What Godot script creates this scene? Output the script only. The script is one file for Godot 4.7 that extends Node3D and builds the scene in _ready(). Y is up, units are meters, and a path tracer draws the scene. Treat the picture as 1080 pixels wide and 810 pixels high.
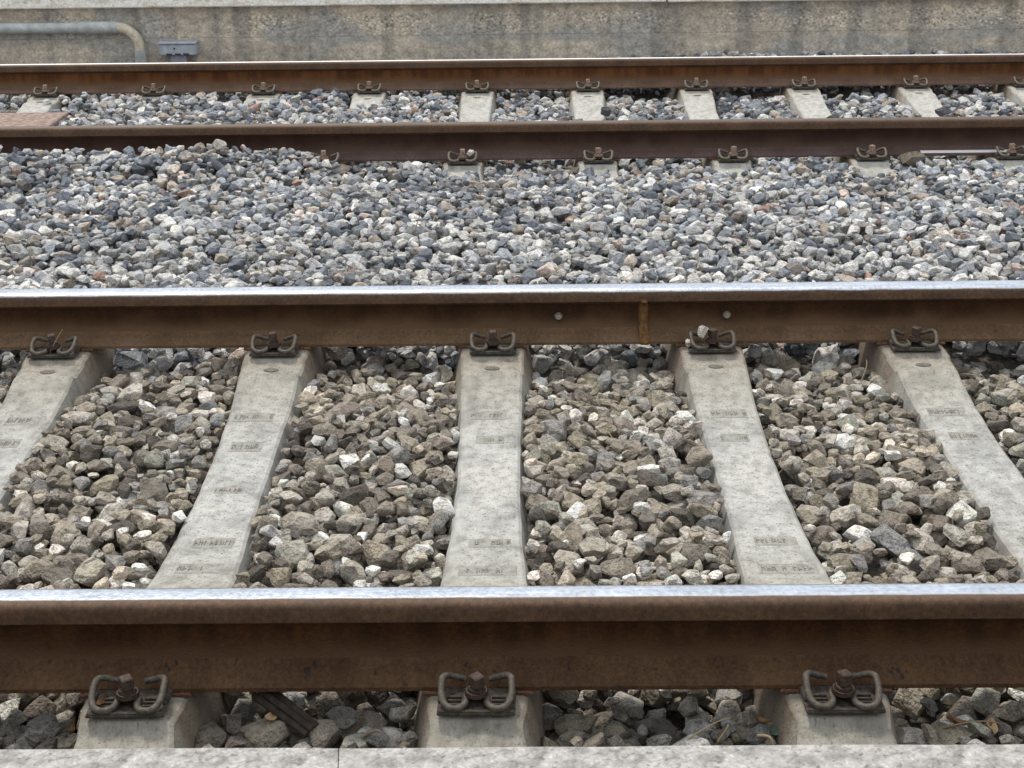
extends Node3D

# Four rails of two tracks seen from a platform: y is up, rail tops are y = 0, the camera looks towards -z.
# "depth" below is the distance in front of the camera along the ground, so that z = -depth.

const RAIL_DEPTH := [2.176, 3.916, 6.284, 8.024]
const WALL_DEPTH := 8.93
const PLATFORM_DEPTH := 1.31
const PLATFORM_TOP := 0.315
const FOOT_Y := -0.155
const CELL := 0.008
const GX0 := -5.2
const GX1 := 5.2
const GD0 := 1.32
const GD1 := 8.96

# sleeper axes: place along the track at the nearer and at the farther rail
const NEAR_SLEEPERS := [[-1.905, -1.957], [-1.298, -1.355], [-0.692, -0.722], [-0.091, -0.098], [0.535, 0.528], [1.122, 1.106], [1.73, 1.71]]
const FAR_SLEEPERS := [[-3.90, -3.87], [-3.30, -3.265], [-2.70, -2.665], [-2.09, -2.06], [-1.49, -1.449], [-0.885, -0.861], [-0.275, -0.261], [0.322, 0.349], [0.912, 0.951], [1.517, 1.543], [2.129, 2.159], [2.73, 2.765], [3.33, 3.37]]

var rng := RandomNumberGenerator.new()
var M := {}
var names := {}
var height: PackedFloat32Array
var gw: int
var gh: int
var bump: FastNoiseLite


# ---------------------------------------------------------------- naming
func numbered(called: String) -> String:
	var n: int = names.get(called, 0)
	names[called] = n + 1
	return called if n == 0 else "%s_%03d" % [called, n]


func tag(o: Node, label: String, category := "", group := "", kind := "") -> Node:
	if label: o.set_meta("label", label)
	if category: o.set_meta("category", category)
	if group: o.set_meta("group", group)
	if kind: o.set_meta("kind", kind)
	return o


func thing(called: String, label: String, category: String, at := Vector3.ZERO, group := "") -> Node3D:
	var o := Node3D.new()
	o.name = numbered(called)
	add_child(o)
	o.position = at
	tag(o, label, category, group)
	return o


func part(called: String, m: Mesh, mat: Material, parent: Node, at := Vector3.ZERO, turn := Vector3.ZERO) -> MeshInstance3D:
	var o := MeshInstance3D.new()
	o.name = called
	o.mesh = m
	if mat: o.material_override = mat
	o.position = at
	o.rotation = turn
	parent.add_child(o, true)
	return o


func alone(called: String, m: Mesh, mat: Material, label: String, category: String, at := Vector3.ZERO, turn := Vector3.ZERO, group := "") -> MeshInstance3D:
	var o := part(numbered(called), m, mat, self, at, turn)
	tag(o, label, category, group)
	return o


# ---------------------------------------------------------------- mesh helpers
func begin() -> SurfaceTool:
	var st := SurfaceTool.new()
	st.begin(Mesh.PRIMITIVE_TRIANGLES)
	return st


func tri(st: SurfaceTool, p: Array, n: Array, uv: Array, c: Array) -> void:
	var order := [0, 1, 2]
	var face: Vector3 = (p[2] - p[0]).cross(p[1] - p[0])
	if face.dot(n[0] + n[1] + n[2]) < 0.0: order = [0, 2, 1]
	for k in order:
		st.set_normal(n[k])
		if uv.size(): st.set_uv(uv[k])
		if c.size(): st.set_color(c[k])
		st.add_vertex(p[k])


func quad(st: SurfaceTool, p: Array, n: Array, uv := [], c := []) -> void:
	var pick := func(a: Array, i: int, j: int, k: int) -> Array: return [a[i], a[j], a[k]] if a.size() else []
	tri(st, pick.call(p, 0, 1, 2), pick.call(n, 0, 1, 2), pick.call(uv, 0, 1, 2), pick.call(c, 0, 1, 2))
	tri(st, pick.call(p, 0, 2, 3), pick.call(n, 0, 2, 3), pick.call(uv, 0, 2, 3), pick.call(c, 0, 2, 3))


func flat_quad(st: SurfaceTool, a: Vector3, b: Vector3, c: Vector3, d: Vector3, out: Vector3) -> void:
	var n := (c - a).cross(b - a)
	if n.length() < 1e-12: n = (d - a).cross(c - a)
	n = n.normalized()
	if n.dot(out) < 0.0: n = -n
	quad(st, [a, b, c, d], [n, n, n, n])


# a box with chamfered edges: size s, chamfer e, centred at o, turned by b
func add_block(st: SurfaceTool, s: Vector3, e: float, o := Vector3.ZERO, b := Basis.IDENTITY) -> void:
	var h := s / 2.0
	e = minf(e, 0.45 * minf(s.x, minf(s.y, s.z)))
	for axis in 3:
		var u := (axis + 1) % 3
		var v := (axis + 2) % 3
		for side in [-1.0, 1.0]:
			var q := []
			for k in [[-1, -1], [1, -1], [1, 1], [-1, 1]]:
				var p := Vector3.ZERO
				p[axis] = side * h[axis]
				p[u] = k[0] * (h[u] - e)
				p[v] = k[1] * (h[v] - e)
				q.append(o + b * p)
			var n := Vector3.ZERO
			n[axis] = side
			flat_quad(st, q[0], q[1], q[2], q[3], b * n)
		# the edges that run along this axis
		for su in [-1.0, 1.0]:
			for sv in [-1.0, 1.0]:
				var q := []
				for k in [[-1, 0], [1, 0], [1, 1], [-1, 1]]:
					var p := Vector3.ZERO
					p[axis] = k[0] * (h[axis] - e)
					p[u] = su * (h[u] - (e if k[1] else 0.0))
					p[v] = sv * (h[v] - (0.0 if k[1] else e))
					q.append(o + b * p)
				var n := Vector3.ZERO
				n[u] = su
				n[v] = sv
				flat_quad(st, q[0], q[1], q[2], q[3], b * n)
	for sx in [-1.0, 1.0]:
		for sy in [-1.0, 1.0]:
			for sz in [-1.0, 1.0]:
				var sg := Vector3(sx, sy, sz)
				var q := []
				for axis in 3:
					var p := sg * (h - Vector3.ONE * e)
					p[axis] = sg[axis] * h[axis]
					q.append(o + b * p)
				var n := (b * sg).normalized()
				tri(st, q, [n, n, n], [], [])


func block(s: Vector3, e: float) -> ArrayMesh:
	var st := begin()
	add_block(st, s, e)
	return st.commit()


# a round bar of changing radius along points
func add_tube(st: SurfaceTool, pts: Array, radii: Array, sides := 8, capped := true) -> void:
	var rings := []
	var norms := []
	var last_u := Vector3.ZERO
	for i in pts.size():
		var t: Vector3 = (pts[mini(i + 1, pts.size() - 1)] - pts[maxi(i - 1, 0)]).normalized()
		var u := last_u
		if i == 0: u = t.cross(Vector3.UP if absf(t.y) < 0.9 else Vector3.RIGHT)
		u = (u - t * u.dot(t)).normalized()
		last_u = u
		var v := t.cross(u)
		var ring := []
		var nn := []
		for k in sides:
			var a := TAU * k / sides
			var n := u * cos(a) + v * sin(a)
			nn.append(n)
			ring.append(pts[i] + n * radii[i])
		rings.append(ring)
		norms.append(nn)
	for i in pts.size() - 1:
		for k in sides:
			var j := (k + 1) % sides
			quad(st, [rings[i][k], rings[i][j], rings[i + 1][j], rings[i + 1][k]], [norms[i][k], norms[i][j], norms[i + 1][j], norms[i + 1][k]])
	if capped:
		for e in [0, pts.size() - 1]:
			var out: Vector3 = (pts[0] - pts[1] if e == 0 else pts[e] - pts[e - 1]).normalized()
			for k in sides:
				tri(st, [pts[e], rings[e][k], rings[e][(k + 1) % sides]], [out, out, out], [], [])


func tube(pts: Array, radii: Array, sides := 8) -> ArrayMesh:
	var st := begin()
	add_tube(st, pts, radii, sides)
	return st.commit()


func smooth_path(ctrl: Array, each: int) -> Array:
	var out := []
	for i in ctrl.size() - 1:
		var a: Vector3 = ctrl[maxi(i - 1, 0)]
		var b: Vector3 = ctrl[i]
		var c: Vector3 = ctrl[i + 1]
		var d: Vector3 = ctrl[mini(i + 2, ctrl.size() - 1)]
		for k in each:
			out.append(b.cubic_interpolate(c, a, d, float(k) / each))
	out.append(ctrl[-1])
	return out


func filled(n: int, v: float) -> Array:
	var a := []
	a.resize(n)
	a.fill(v)
	return a


# a profile of Vector2(q, y), q towards the camera, swept along x; hard edges where it turns more than 35 degrees
func sweep_x(prof: Array, x0: float, x1: float, steps := 1, z := 0.0) -> ArrayMesh:
	var st := begin()
	var lens := [0.0]
	for i in prof.size() - 1: lens.append(lens[i] + prof[i].distance_to(prof[i + 1]))
	var segn := []
	for i in prof.size() - 1:
		var d: Vector2 = (prof[i + 1] - prof[i]).normalized()
		segn.append(Vector2(-d.y, d.x))
	for i in prof.size() - 1:
		var na: Vector2 = segn[i]
		var nb: Vector2 = segn[i]
		if i > 0 and segn[i].dot(segn[i - 1]) > 0.8: na = (segn[i] + segn[i - 1]).normalized()
		if i < prof.size() - 2 and segn[i].dot(segn[i + 1]) > 0.8: nb = (segn[i] + segn[i + 1]).normalized()
		for s in steps:
			var xa := lerpf(x0, x1, float(s) / steps)
			var xb := lerpf(x0, x1, float(s + 1) / steps)
			var p: Vector2 = prof[i]
			var r: Vector2 = prof[i + 1]
			var va: float = lens[i] / lens[-1]
			var vb: float = lens[i + 1] / lens[-1]
			var n0 := Vector3(0, na.y, na.x)
			var n1 := Vector3(0, nb.y, nb.x)
			quad(st, [Vector3(xa, p.y, z + p.x), Vector3(xb, p.y, z + p.x), Vector3(xb, r.y, z + r.x), Vector3(xa, r.y, z + r.x)], [n0, n0, n1, n1], [Vector2(xa / 3.0, va), Vector2(xb / 3.0, va), Vector2(xb / 3.0, vb), Vector2(xa / 3.0, vb)])
	st.generate_tangents()
	return st.commit()


# ---------------------------------------------------------------- textures
func noise(s: int, f: float, octaves := 4, kind := FastNoiseLite.TYPE_SIMPLEX_SMOOTH) -> FastNoiseLite:
	var n := FastNoiseLite.new()
	n.seed = s
	n.frequency = f
	n.noise_type = kind
	n.fractal_octaves = octaves
	return n


func field(s: int, f: float, w: int, h: int, octaves := 4, kind := FastNoiseLite.TYPE_SIMPLEX_SMOOTH) -> PackedByteArray:
	var im := noise(s, f, octaves, kind).get_seamless_image(w, h, false, false, 0.15)
	im.convert(Image.FORMAT_L8)
	return im.get_data()


func normals_from(data: PackedByteArray, w: int, h: int, strength: float) -> ImageTexture:
	var im := Image.create_from_data(w, h, false, Image.FORMAT_L8, data)
	im.convert(Image.FORMAT_RGBA8)
	im.bump_map_to_normal_map(strength)
	return ImageTexture.create_from_image(im)


func picture(rgb: PackedByteArray, w: int, h: int) -> ImageTexture:
	return ImageTexture.create_from_image(Image.create_from_data(w, h, false, Image.FORMAT_RGB8, rgb))


# mottled texture: colour runs through stops (sRGB 0..1) by coarse noise, fine grain added, dark specks and pale specks
func mottled(s: int, w: int, stops: Array, coarse: float, fine: float, grain: float, specks := 0.0, pale := 0.0) -> ImageTexture:
	var a := field(s, coarse, w, w, 4)
	var b := field(s + 1, fine, w, w, 3)
	var c := field(s + 2, fine * 0.6, w, w, 2)
	var out := PackedByteArray()
	out.resize(w * w * 3)
	var lut := []
	for k in 256:
		var t := clampf((k / 255.0 - 0.22) / 0.56, 0.0, 1.0) * (stops.size() - 1)
		var i := mini(int(t), stops.size() - 2)
		var col: Color = stops[i].lerp(stops[i + 1], t - i)
		lut.append(col)
	for i in w * w:
		var col: Color = lut[a[i]]
		var k := 1.0 + grain * (b[i] - 128) / 128.0
		if specks > 0.0 and c[i] < 58: k *= 1.0 - specks
		elif pale > 0.0 and c[i] > 196: k *= 1.0 + pale
		out[i * 3] = clampi(int(col.r * k * 255.0), 0, 255)
		out[i * 3 + 1] = clampi(int(col.g * k * 255.0), 0, 255)
		out[i * 3 + 2] = clampi(int(col.b * k * 255.0), 0, 255)
	return picture(out, w, w)


func mat(called: String, tex: Texture2D, scale: float, rough: float, metal := 0.0, color := Color.WHITE) -> StandardMaterial3D:
	var m := StandardMaterial3D.new()
	m.resource_name = called
	m.albedo_color = color
	m.roughness = rough
	m.metallic = metal
	if tex:
		m.albedo_texture = tex
		m.uv1_triplanar = true
		m.uv1_world_triplanar = true
		m.uv1_scale = Vector3.ONE * scale
	M[called] = m
	return m


func bumped(m: BaseMaterial3D, t: Texture2D, k: float) -> void:
	m.normal_enabled = true
	m.normal_texture = t
	m.normal_scale = k


# head of a rail: u along 3 m of rail, v round the head from its far lower edge to its near lower edge; polished between v0 and v1
func head_material(called: String, s: int, v0: float, v1: float, shine: Color, shine_rough: float, dull_metal: float) -> void:
	var w := 2048
	var h := 128
	var a := field(s, 0.012, w, h, 4)
	var b := field(s + 1, 0.09, w, h, 3)
	var c := field(s + 2, 0.006, w, h, 3)
	var g := field(s + 5, 0.25, w, h, 2)
	var rgb := PackedByteArray()
	rgb.resize(w * h * 3)
	var orm := PackedByteArray()
	orm.resize(w * h * 3)
	for y in h:
		var v := (y + 0.5) / h
		for x in w:
			var i := y * w + x
			var e := ((a[i] - 128) * 0.00004 + (c[i] - 128) * 0.00003)
			var inside := smoothstep(v0 - 0.012, v0 + 0.012, v + e) * (1.0 - smoothstep(v1 - 0.016, v1 + 0.016, v + e * 1.4))
			if b[i] < 60 and a[i] < 130: inside *= 0.88
			var rust := Color(0.265, 0.18, 0.11).lerp(Color(0.355, 0.26, 0.175), clampf(a[i] / 255.0 + (b[i] - 128) / 500.0, 0.0, 1.0))
			if v > v1 and v < v1 + 0.10: rust = rust.lerp(Color(0.38, 0.32, 0.27), 0.5 * (1.0 - (v - v1) / 0.10))
			rust = rust * (1.0 + (g[i] - 128) / 700.0 + (b[i] - 128) / 900.0)
			var scratch := g[y * w + int(x * 0.05)] - 128
			var k := 1.0 + (b[i] - 128) / 900.0 + (c[i] - 128) / 900.0 + scratch / 1200.0
			var col := rust.lerp(shine * lerpf(1.0, k, 0.5), inside)
			rgb[i * 3] = clampi(int(col.r * 255.0), 0, 255)
			rgb[i * 3 + 1] = clampi(int(col.g * 255.0), 0, 255)
			rgb[i * 3 + 2] = clampi(int(col.b * 255.0), 0, 255)
			orm[i * 3] = 255
			orm[i * 3 + 1] = int(255.0 * lerpf(0.72, shine_rough + (b[i] - 128) / 2600.0 + scratch / 2200.0, inside))
			orm[i * 3 + 2] = int(255.0 * lerpf(dull_metal, 1.0, inside))
	var m := ORMMaterial3D.new()
	m.resource_name = called
	m.albedo_texture = picture(rgb, w, h)
	m.orm_texture = picture(orm, w, h)
	bumped(m, normals_from(g, w, h, 1.0), 0.35)
	M[called] = m


# web or foot: rust with runs down the steel, u along 3 m
func steel_strip(called: String, s: int, dark: Color, light: Color, streak: float, blots: float, dust := Color.BLACK) -> void:
	var w := 2048
	var h := 128
	var a := field(s, 0.007, w, h, 4)
	var b := field(s + 1, 0.10, w, h, 3)
	var d := field(s + 2, 0.045, w, h, 3)
	var g := field(s + 5, 0.25, w, h, 2)
	var line := noise(s + 3, 0.025, 4)
	var rgb := PackedByteArray()
	rgb.resize(w * h * 3)
	for x in w:
		var an := TAU * x / w
		var run := line.get_noise_2d(cos(an) * 320.0, sin(an) * 320.0) * 2.0 * streak
		for y in h:
			var i := y * w + x
			var t := clampf(a[i] / 255.0 + run + (b[i] - 128) / 260.0 + (g[i] - 128) / 300.0, 0.0, 1.0)
			var col := dark.lerp(light, t)
			if dust != Color.BLACK:                       # dust that has settled on the lower web
				var low := absf((y + 0.5) / h - 0.5) * 2.0
				col = col.lerp(dust, smoothstep(0.30, 1.0, low + (a[i] - 128) / 900.0))
			if blots > 0.0 and d[i] > 196: col = col.lerp(Color(0.16, 0.135, 0.12), blots * smoothstep(196.0, 222.0, d[i]))
			rgb[i * 3] = clampi(int(col.r * 255.0), 0, 255)
			rgb[i * 3 + 1] = clampi(int(col.g * 255.0), 0, 255)
			rgb[i * 3 + 2] = clampi(int(col.b * 255.0), 0, 255)
	var m := StandardMaterial3D.new()
	m.resource_name = called
	m.albedo_texture = picture(rgb, w, h)
	m.roughness = 0.78
	m.metallic = 0.0
	m.metallic_specular = 0.35
	bumped(m, normals_from(g, w, h, 1.6), 0.8)
	M[called] = m


func wall_texture() -> ImageTexture:
	var w := 2048
	var h := 128
	var a := field(71, 0.006, w, h, 3)
	var b := field(72, 0.05, w, h, 3)
	var c := field(73, 0.16, w, h, 2)
	var d := field(74, 0.0045, w, h, 3)
	var runs := noise(75, 0.55, 4)
	var rgb := PackedByteArray()
	rgb.resize(w * h * 3)
	for x in w:
		var an := TAU * x / w
		var run := runs.get_noise_2d(cos(an) * 9.0, sin(an) * 9.0)
		for y in h:
			var i := y * w + x
			var v := float(y) / h                      # 0 under the coping, 1 at the foot
			var col := Color(0.69, 0.65, 0.59).lerp(Color(0.84, 0.785, 0.70), a[i] / 255.0)
			col = col.lerp(Color(0.66, 0.65, 0.625), clampf((d[i] - 120) / 70.0, 0.0, 0.85))
			col = col.lerp(Color(0.78, 0.75, 0.69), 0.5 * smoothstep(0.55, 0.95, v) * clampf((a[i] - 90) / 90.0, 0.0, 1.0))
			col = col.lerp(Color(0.49, 0.48, 0.455), clampf(run * 1.8 - 0.12, 0.0, 0.5) * (1.0 - 0.4 * v))
			var k := 1.0 + (b[i] - 128) / 900.0 + (c[i] - 128) / 900.0
			var gravel := smoothstep(0.10, 0.18, v) * (1.0 - smoothstep(0.36, 0.50, v)) * clampf((a[i] - 70) / 80.0, 0.0, 1.0)
			if c[i] > 200: k *= 1.0 + 0.24 * gravel
			elif c[i] < 70: k *= 1.0 - 0.26 * gravel
			if absf(v - 0.47 - 0.00006 * (b[i] - 128)) < 0.006: k *= 0.86    # mark of the formwork
			rgb[i * 3] = clampi(int(col.r * k * 255.0), 0, 255)
			rgb[i * 3 + 1] = clampi(int(col.g * k * 255.0), 0, 255)
			rgb[i * 3 + 2] = clampi(int(col.b * k * 255.0), 0, 255)
	var m := StandardMaterial3D.new()
	m.resource_name = "wall"
	m.albedo_texture = picture(rgb, w, h)
	m.roughness = 0.95
	bumped(m, normals_from(c, w, h, 1.6), 0.35)
	M["wall"] = m
	return m.albedo_texture


func make_materials() -> void:
	var grit := normals_from(field(11, 0.05, 512, 512, 5), 512, 512, 9.0)
	var pits := normals_from(field(13, 0.11, 512, 512, 3), 512, 512, 3.0)
	var stone := mottled(21, 512, [Color(0.62, 0.60, 0.57), Color(0.86, 0.85, 0.84), Color(0.90, 0.89, 0.87), Color(1.0, 0.99, 0.97)], 0.014, 0.10, 0.26, 0.28, 0.16)
	M["stone_texture"] = stone
	var m := mat("stone", stone, 5.0, 0.92)
	m.vertex_color_use_as_albedo = true
	bumped(m, grit, 1.5)
	M["grit"] = grit
	var conc := mottled(31, 512, [Color(0.61, 0.60, 0.575), Color(0.665, 0.66, 0.635), Color(0.69, 0.685, 0.665), Color(0.715, 0.71, 0.69)], 0.02, 0.12, 0.09, 0.28, 0.06)
	m = mat("concrete", conc, 2.6, 0.9)
	m.vertex_color_use_as_albedo = true
	bumped(m, pits, 0.6)
	mat("dowel", conc, 6.0, 0.9, 0.0, Color(0.60, 0.58, 0.56))
	m = mat("panel", conc, 3.7, 0.95, 0.0, Color(0.82, 0.815, 0.805))
	m = mat("panel_mark", conc, 3.7, 0.95, 0.0, Color(0.71, 0.705, 0.69))
	m = mat("platform", mottled(41, 512, [Color(0.535, 0.525, 0.51), Color(0.625, 0.615, 0.60), Color(0.68, 0.67, 0.655)], 0.03, 0.10, 0.10, 0.18, 0.10), 2.2, 0.92)
	bumped(m, grit, 0.7)
	m = mat("coping", mottled(45, 512, [Color(0.86, 0.83, 0.76), Color(0.95, 0.93, 0.88), Color(0.98, 0.97, 0.945)], 0.02, 0.10, 0.08, 0.12, 0.05), 0.9, 0.9)
	bumped(m, pits, 0.6)
	wall_texture()
	var rusty := mottled(51, 512, [Color(0.27, 0.19, 0.14), Color(0.36, 0.27, 0.21), Color(0.44, 0.34, 0.27)], 0.02, 0.10, 0.22, 0.2, 0.0)
	m = mat("bolt", rusty, 9.0, 0.6, 0.0, Color(0.72, 0.74, 0.78))
	bumped(m, grit, 0.5)
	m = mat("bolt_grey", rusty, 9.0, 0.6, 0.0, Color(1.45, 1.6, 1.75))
	var greased := mottled(54, 512, [Color(0.22, 0.20, 0.175), Color(0.29, 0.265, 0.23), Color(0.37, 0.34, 0.295)], 0.02, 0.10, 0.2, 0.2, 0.0)
	m = mat("clip", greased, 8.0, 0.62)
	bumped(m, grit, 0.5)
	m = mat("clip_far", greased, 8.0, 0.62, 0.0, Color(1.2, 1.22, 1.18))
	m = mat("plate", greased, 6.0, 0.8, 0.0, Color(0.85, 0.84, 0.84))
	m = mat("pad", rusty, 6.0, 0.85, 0.0, Color(1.05, 0.98, 0.92))
	m = mat("rust_sheet", mottled(57, 512, [Color(0.44, 0.36, 0.32), Color(0.53, 0.45, 0.41), Color(0.60, 0.53, 0.49)], 0.015, 0.09, 0.15, 0.15, 0.1), 3.0, 0.85)
	# polished bands, in v round the head (0.5 is the middle of the running surface)
	head_material("head_front", 101, 0.365, 0.575, Color(0.79, 0.815, 0.85), 0.32, 0.0)
	head_material("head_second", 111, 0.365, 0.685, Color(0.81, 0.83, 0.865), 0.30, 0.0)
	head_material("head_third", 121, 0.30, 0.60, Color(0.42, 0.38, 0.35), 0.62, 0.0)
	head_material("head_fourth", 131, 0.34, 0.575, Color(0.90, 0.89, 0.88), 0.55, 0.0)
	steel_strip("web_front", 201, Color(0.205, 0.120, 0.055), Color(0.315, 0.195, 0.095), 0.40, 0.2, Color(0.335, 0.245, 0.165))
	steel_strip("foot_front", 211, Color(0.268, 0.183, 0.117), Color(0.352, 0.263, 0.183), 0.15, 0.85)
	steel_strip("web_second", 221, Color(0.185, 0.110, 0.050), Color(0.265, 0.165, 0.085), 0.35, 0.1, Color(0.37, 0.285, 0.205))
	steel_strip("foot_second", 231, Color(0.335, 0.255, 0.18), Color(0.42, 0.335, 0.255), 0.12, 0.3)
	steel_strip("web_third", 241, Color(0.185, 0.116, 0.082), Color(0.249, 0.163, 0.120), 0.3, 0.0, Color(0.318, 0.245, 0.211))
	steel_strip("foot_third", 251, Color(0.300, 0.235, 0.215), Color(0.373, 0.312, 0.292), 0.12, 0.1)
	steel_strip("web_fourth", 261, Color(0.30, 0.175, 0.08), Color(0.43, 0.265, 0.13), 0.45, 0.0, Color(0.41, 0.31, 0.225))
	steel_strip("foot_fourth", 271, Color(0.360, 0.279, 0.230), Color(0.450, 0.365, 0.306), 0.15, 0.1)
	mat("weld", rusty, 7.0, 0.75, 0.0, Color(1.08, 1.0, 0.66))
	mat("hole_plug", conc, 9.0, 0.6, 0.0, Color(0.85, 0.80, 0.76))
	mat("bright_steel", null, 1.0, 0.5, 0.3, Color(0.93, 0.92, 0.91))
	mat("pipe_grey", mottled(61, 256, [Color(0.62, 0.63, 0.62), Color(0.70, 0.715, 0.70), Color(0.75, 0.765, 0.75)], 0.02, 0.1, 0.05, 0.1, 0.0), 2.0, 0.5)
	mat("pipe_cream", mottled(63, 256, [Color(0.70, 0.65, 0.55), Color(0.78, 0.74, 0.65), Color(0.83, 0.80, 0.72)], 0.03, 0.1, 0.08, 0.15, 0.0), 3.0, 0.6)
	mat("box_grey", mottled(65, 256, [Color(0.62, 0.64, 0.67), Color(0.70, 0.72, 0.75)], 0.02, 0.1, 0.05, 0.1, 0.0), 3.0, 0.55)
	mat("dark_slot", null, 1.0, 0.9, 0.0, Color(0.22, 0.23, 0.25))
	mat("straw", null, 1.0, 0.85, 0.0, Color(0.62, 0.55, 0.43))
	mat("twig", null, 1.0, 0.9, 0.0, Color(0.50, 0.42, 0.32))
	mat("bark", greased, 5.0, 0.95, 0.0, Color(0.66, 0.62, 0.60))
	for a in [["leaf_orange", Color(0.47, 0.36, 0.25)], ["leaf_brown", Color(0.45, 0.33, 0.22)], ["leaf_tan", Color(0.66, 0.56, 0.43)]]:
		m = mat(a[0], null, 1.0, 0.8, 0.0, a[1])
		m.backlight_enabled = true
		m.backlight = Color(0.1, 0.07, 0.04)
	mat("white_scrap", null, 1.0, 0.7, 0.0, Color(0.86, 0.87, 0.88))
	mat("green_scrap", null, 1.0, 0.5, 0.0, Color(0.34, 0.45, 0.40))
	m = mat("bed", stone, 5.0, 0.95, 0.0, Color(0.42, 0.40, 0.38))
	bumped(m, grit, 1.0)
	m = mat("paving", conc, 1.3, 0.95)


# ---------------------------------------------------------------- rails
func rail(i: int, label: String, kinds: Array) -> Node3D:
	var t := thing("rail", label, "rail", Vector3(0, 0, -RAIL_DEPTH[i]), "rails of the two tracks")
	var half_head := [Vector2(0.009, -0.051), Vector2(0.0125, -0.0468), Vector2(0.034, -0.0388), Vector2(0.0358, -0.0365), Vector2(0.0352, -0.017), Vector2(0.0343, -0.0110), Vector2(0.0318, -0.0058), Vector2(0.0270, -0.0022), Vector2(0.0200, -0.0008), Vector2(0.0100, -0.0001), Vector2(0.0, 0.0)]
	var head := []
	for p in half_head: head.append(Vector2(-p.x, p.y))
	for k in range(half_head.size() - 2, -1, -1): head.append(half_head[k])
	part("head", sweep_x(head, -14, 14), M[kinds[0]], t)
	var web := [Vector2(-0.013, -0.1225), Vector2(-0.0095, -0.113), Vector2(-0.008, -0.095), Vector2(-0.008, -0.07), Vector2(-0.0085, -0.056), Vector2(-0.009, -0.051)]
	var strip := web.duplicate()
	for k in range(web.size() - 1, -1, -1): strip.append(Vector2(-web[k].x, web[k].y))
	part("web", sweep_x(strip, -14, 14), M[kinds[1]], t)
	var foot := [Vector2(-0.070, -0.155), Vector2(-0.070, -0.1475), Vector2(-0.0675, -0.1445), Vector2(-0.030, -0.1325), Vector2(-0.018, -0.1275), Vector2(-0.013, -0.1225)]
	strip = foot.duplicate()
	for k in range(foot.size() - 1, -1, -1): strip.append(Vector2(-foot[k].x, foot[k].y))
	strip.append(foot[0])
	part("foot", sweep_x(strip, -14, 14), M[kinds[2]], t)
	return t


func weld_on(t: Node3D, x: float) -> void:
	# a collar of cast weld metal round the rail, on the web and the foot
	var st := begin()
	var prof := [Vector2(0.0352, -0.030), Vector2(0.0358, -0.0375), Vector2(0.020, -0.049), Vector2(0.0150, -0.056), Vector2(0.0135, -0.080), Vector2(0.0145, -0.105), Vector2(0.020, -0.118), Vector2(0.034, -0.128), Vector2(0.069, -0.1405), Vector2(0.0725, -0.146), Vector2(0.0725, -0.154)]
	var across := [[-0.0150, -0.006], [-0.0125, 0.003], [-0.008, 0.007], [0.0, 0.0085], [0.008, 0.007], [0.0125, 0.003], [0.0150, -0.006]]
	var at := func(k: int, j: int) -> Vector3:
		var w := 1.0 if k > 3 else 0.55 + 0.15 * k
		var p: Vector2 = prof[k]
		var a: Array = across[j]
		return Vector3(x + a[0] * w, p.y, p.x + a[1] * (0.35 if k == 0 else 1.0))
	for k in prof.size() - 1:
		for j in across.size() - 1:
			flat_quad(st, at.call(k, j), at.call(k, j + 1), at.call(k + 1, j + 1), at.call(k + 1, j), Vector3(0, 0.3, 1))
	part("weld_collar", st.commit(), M["weld"], t)


# ---------------------------------------------------------------- fastenings
var spring_mesh: ArrayMesh
var bolt_mesh: ArrayMesh
var washer_mesh: ArrayMesh
var plate_mesh: ArrayMesh
var pad_mesh: ArrayMesh


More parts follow.
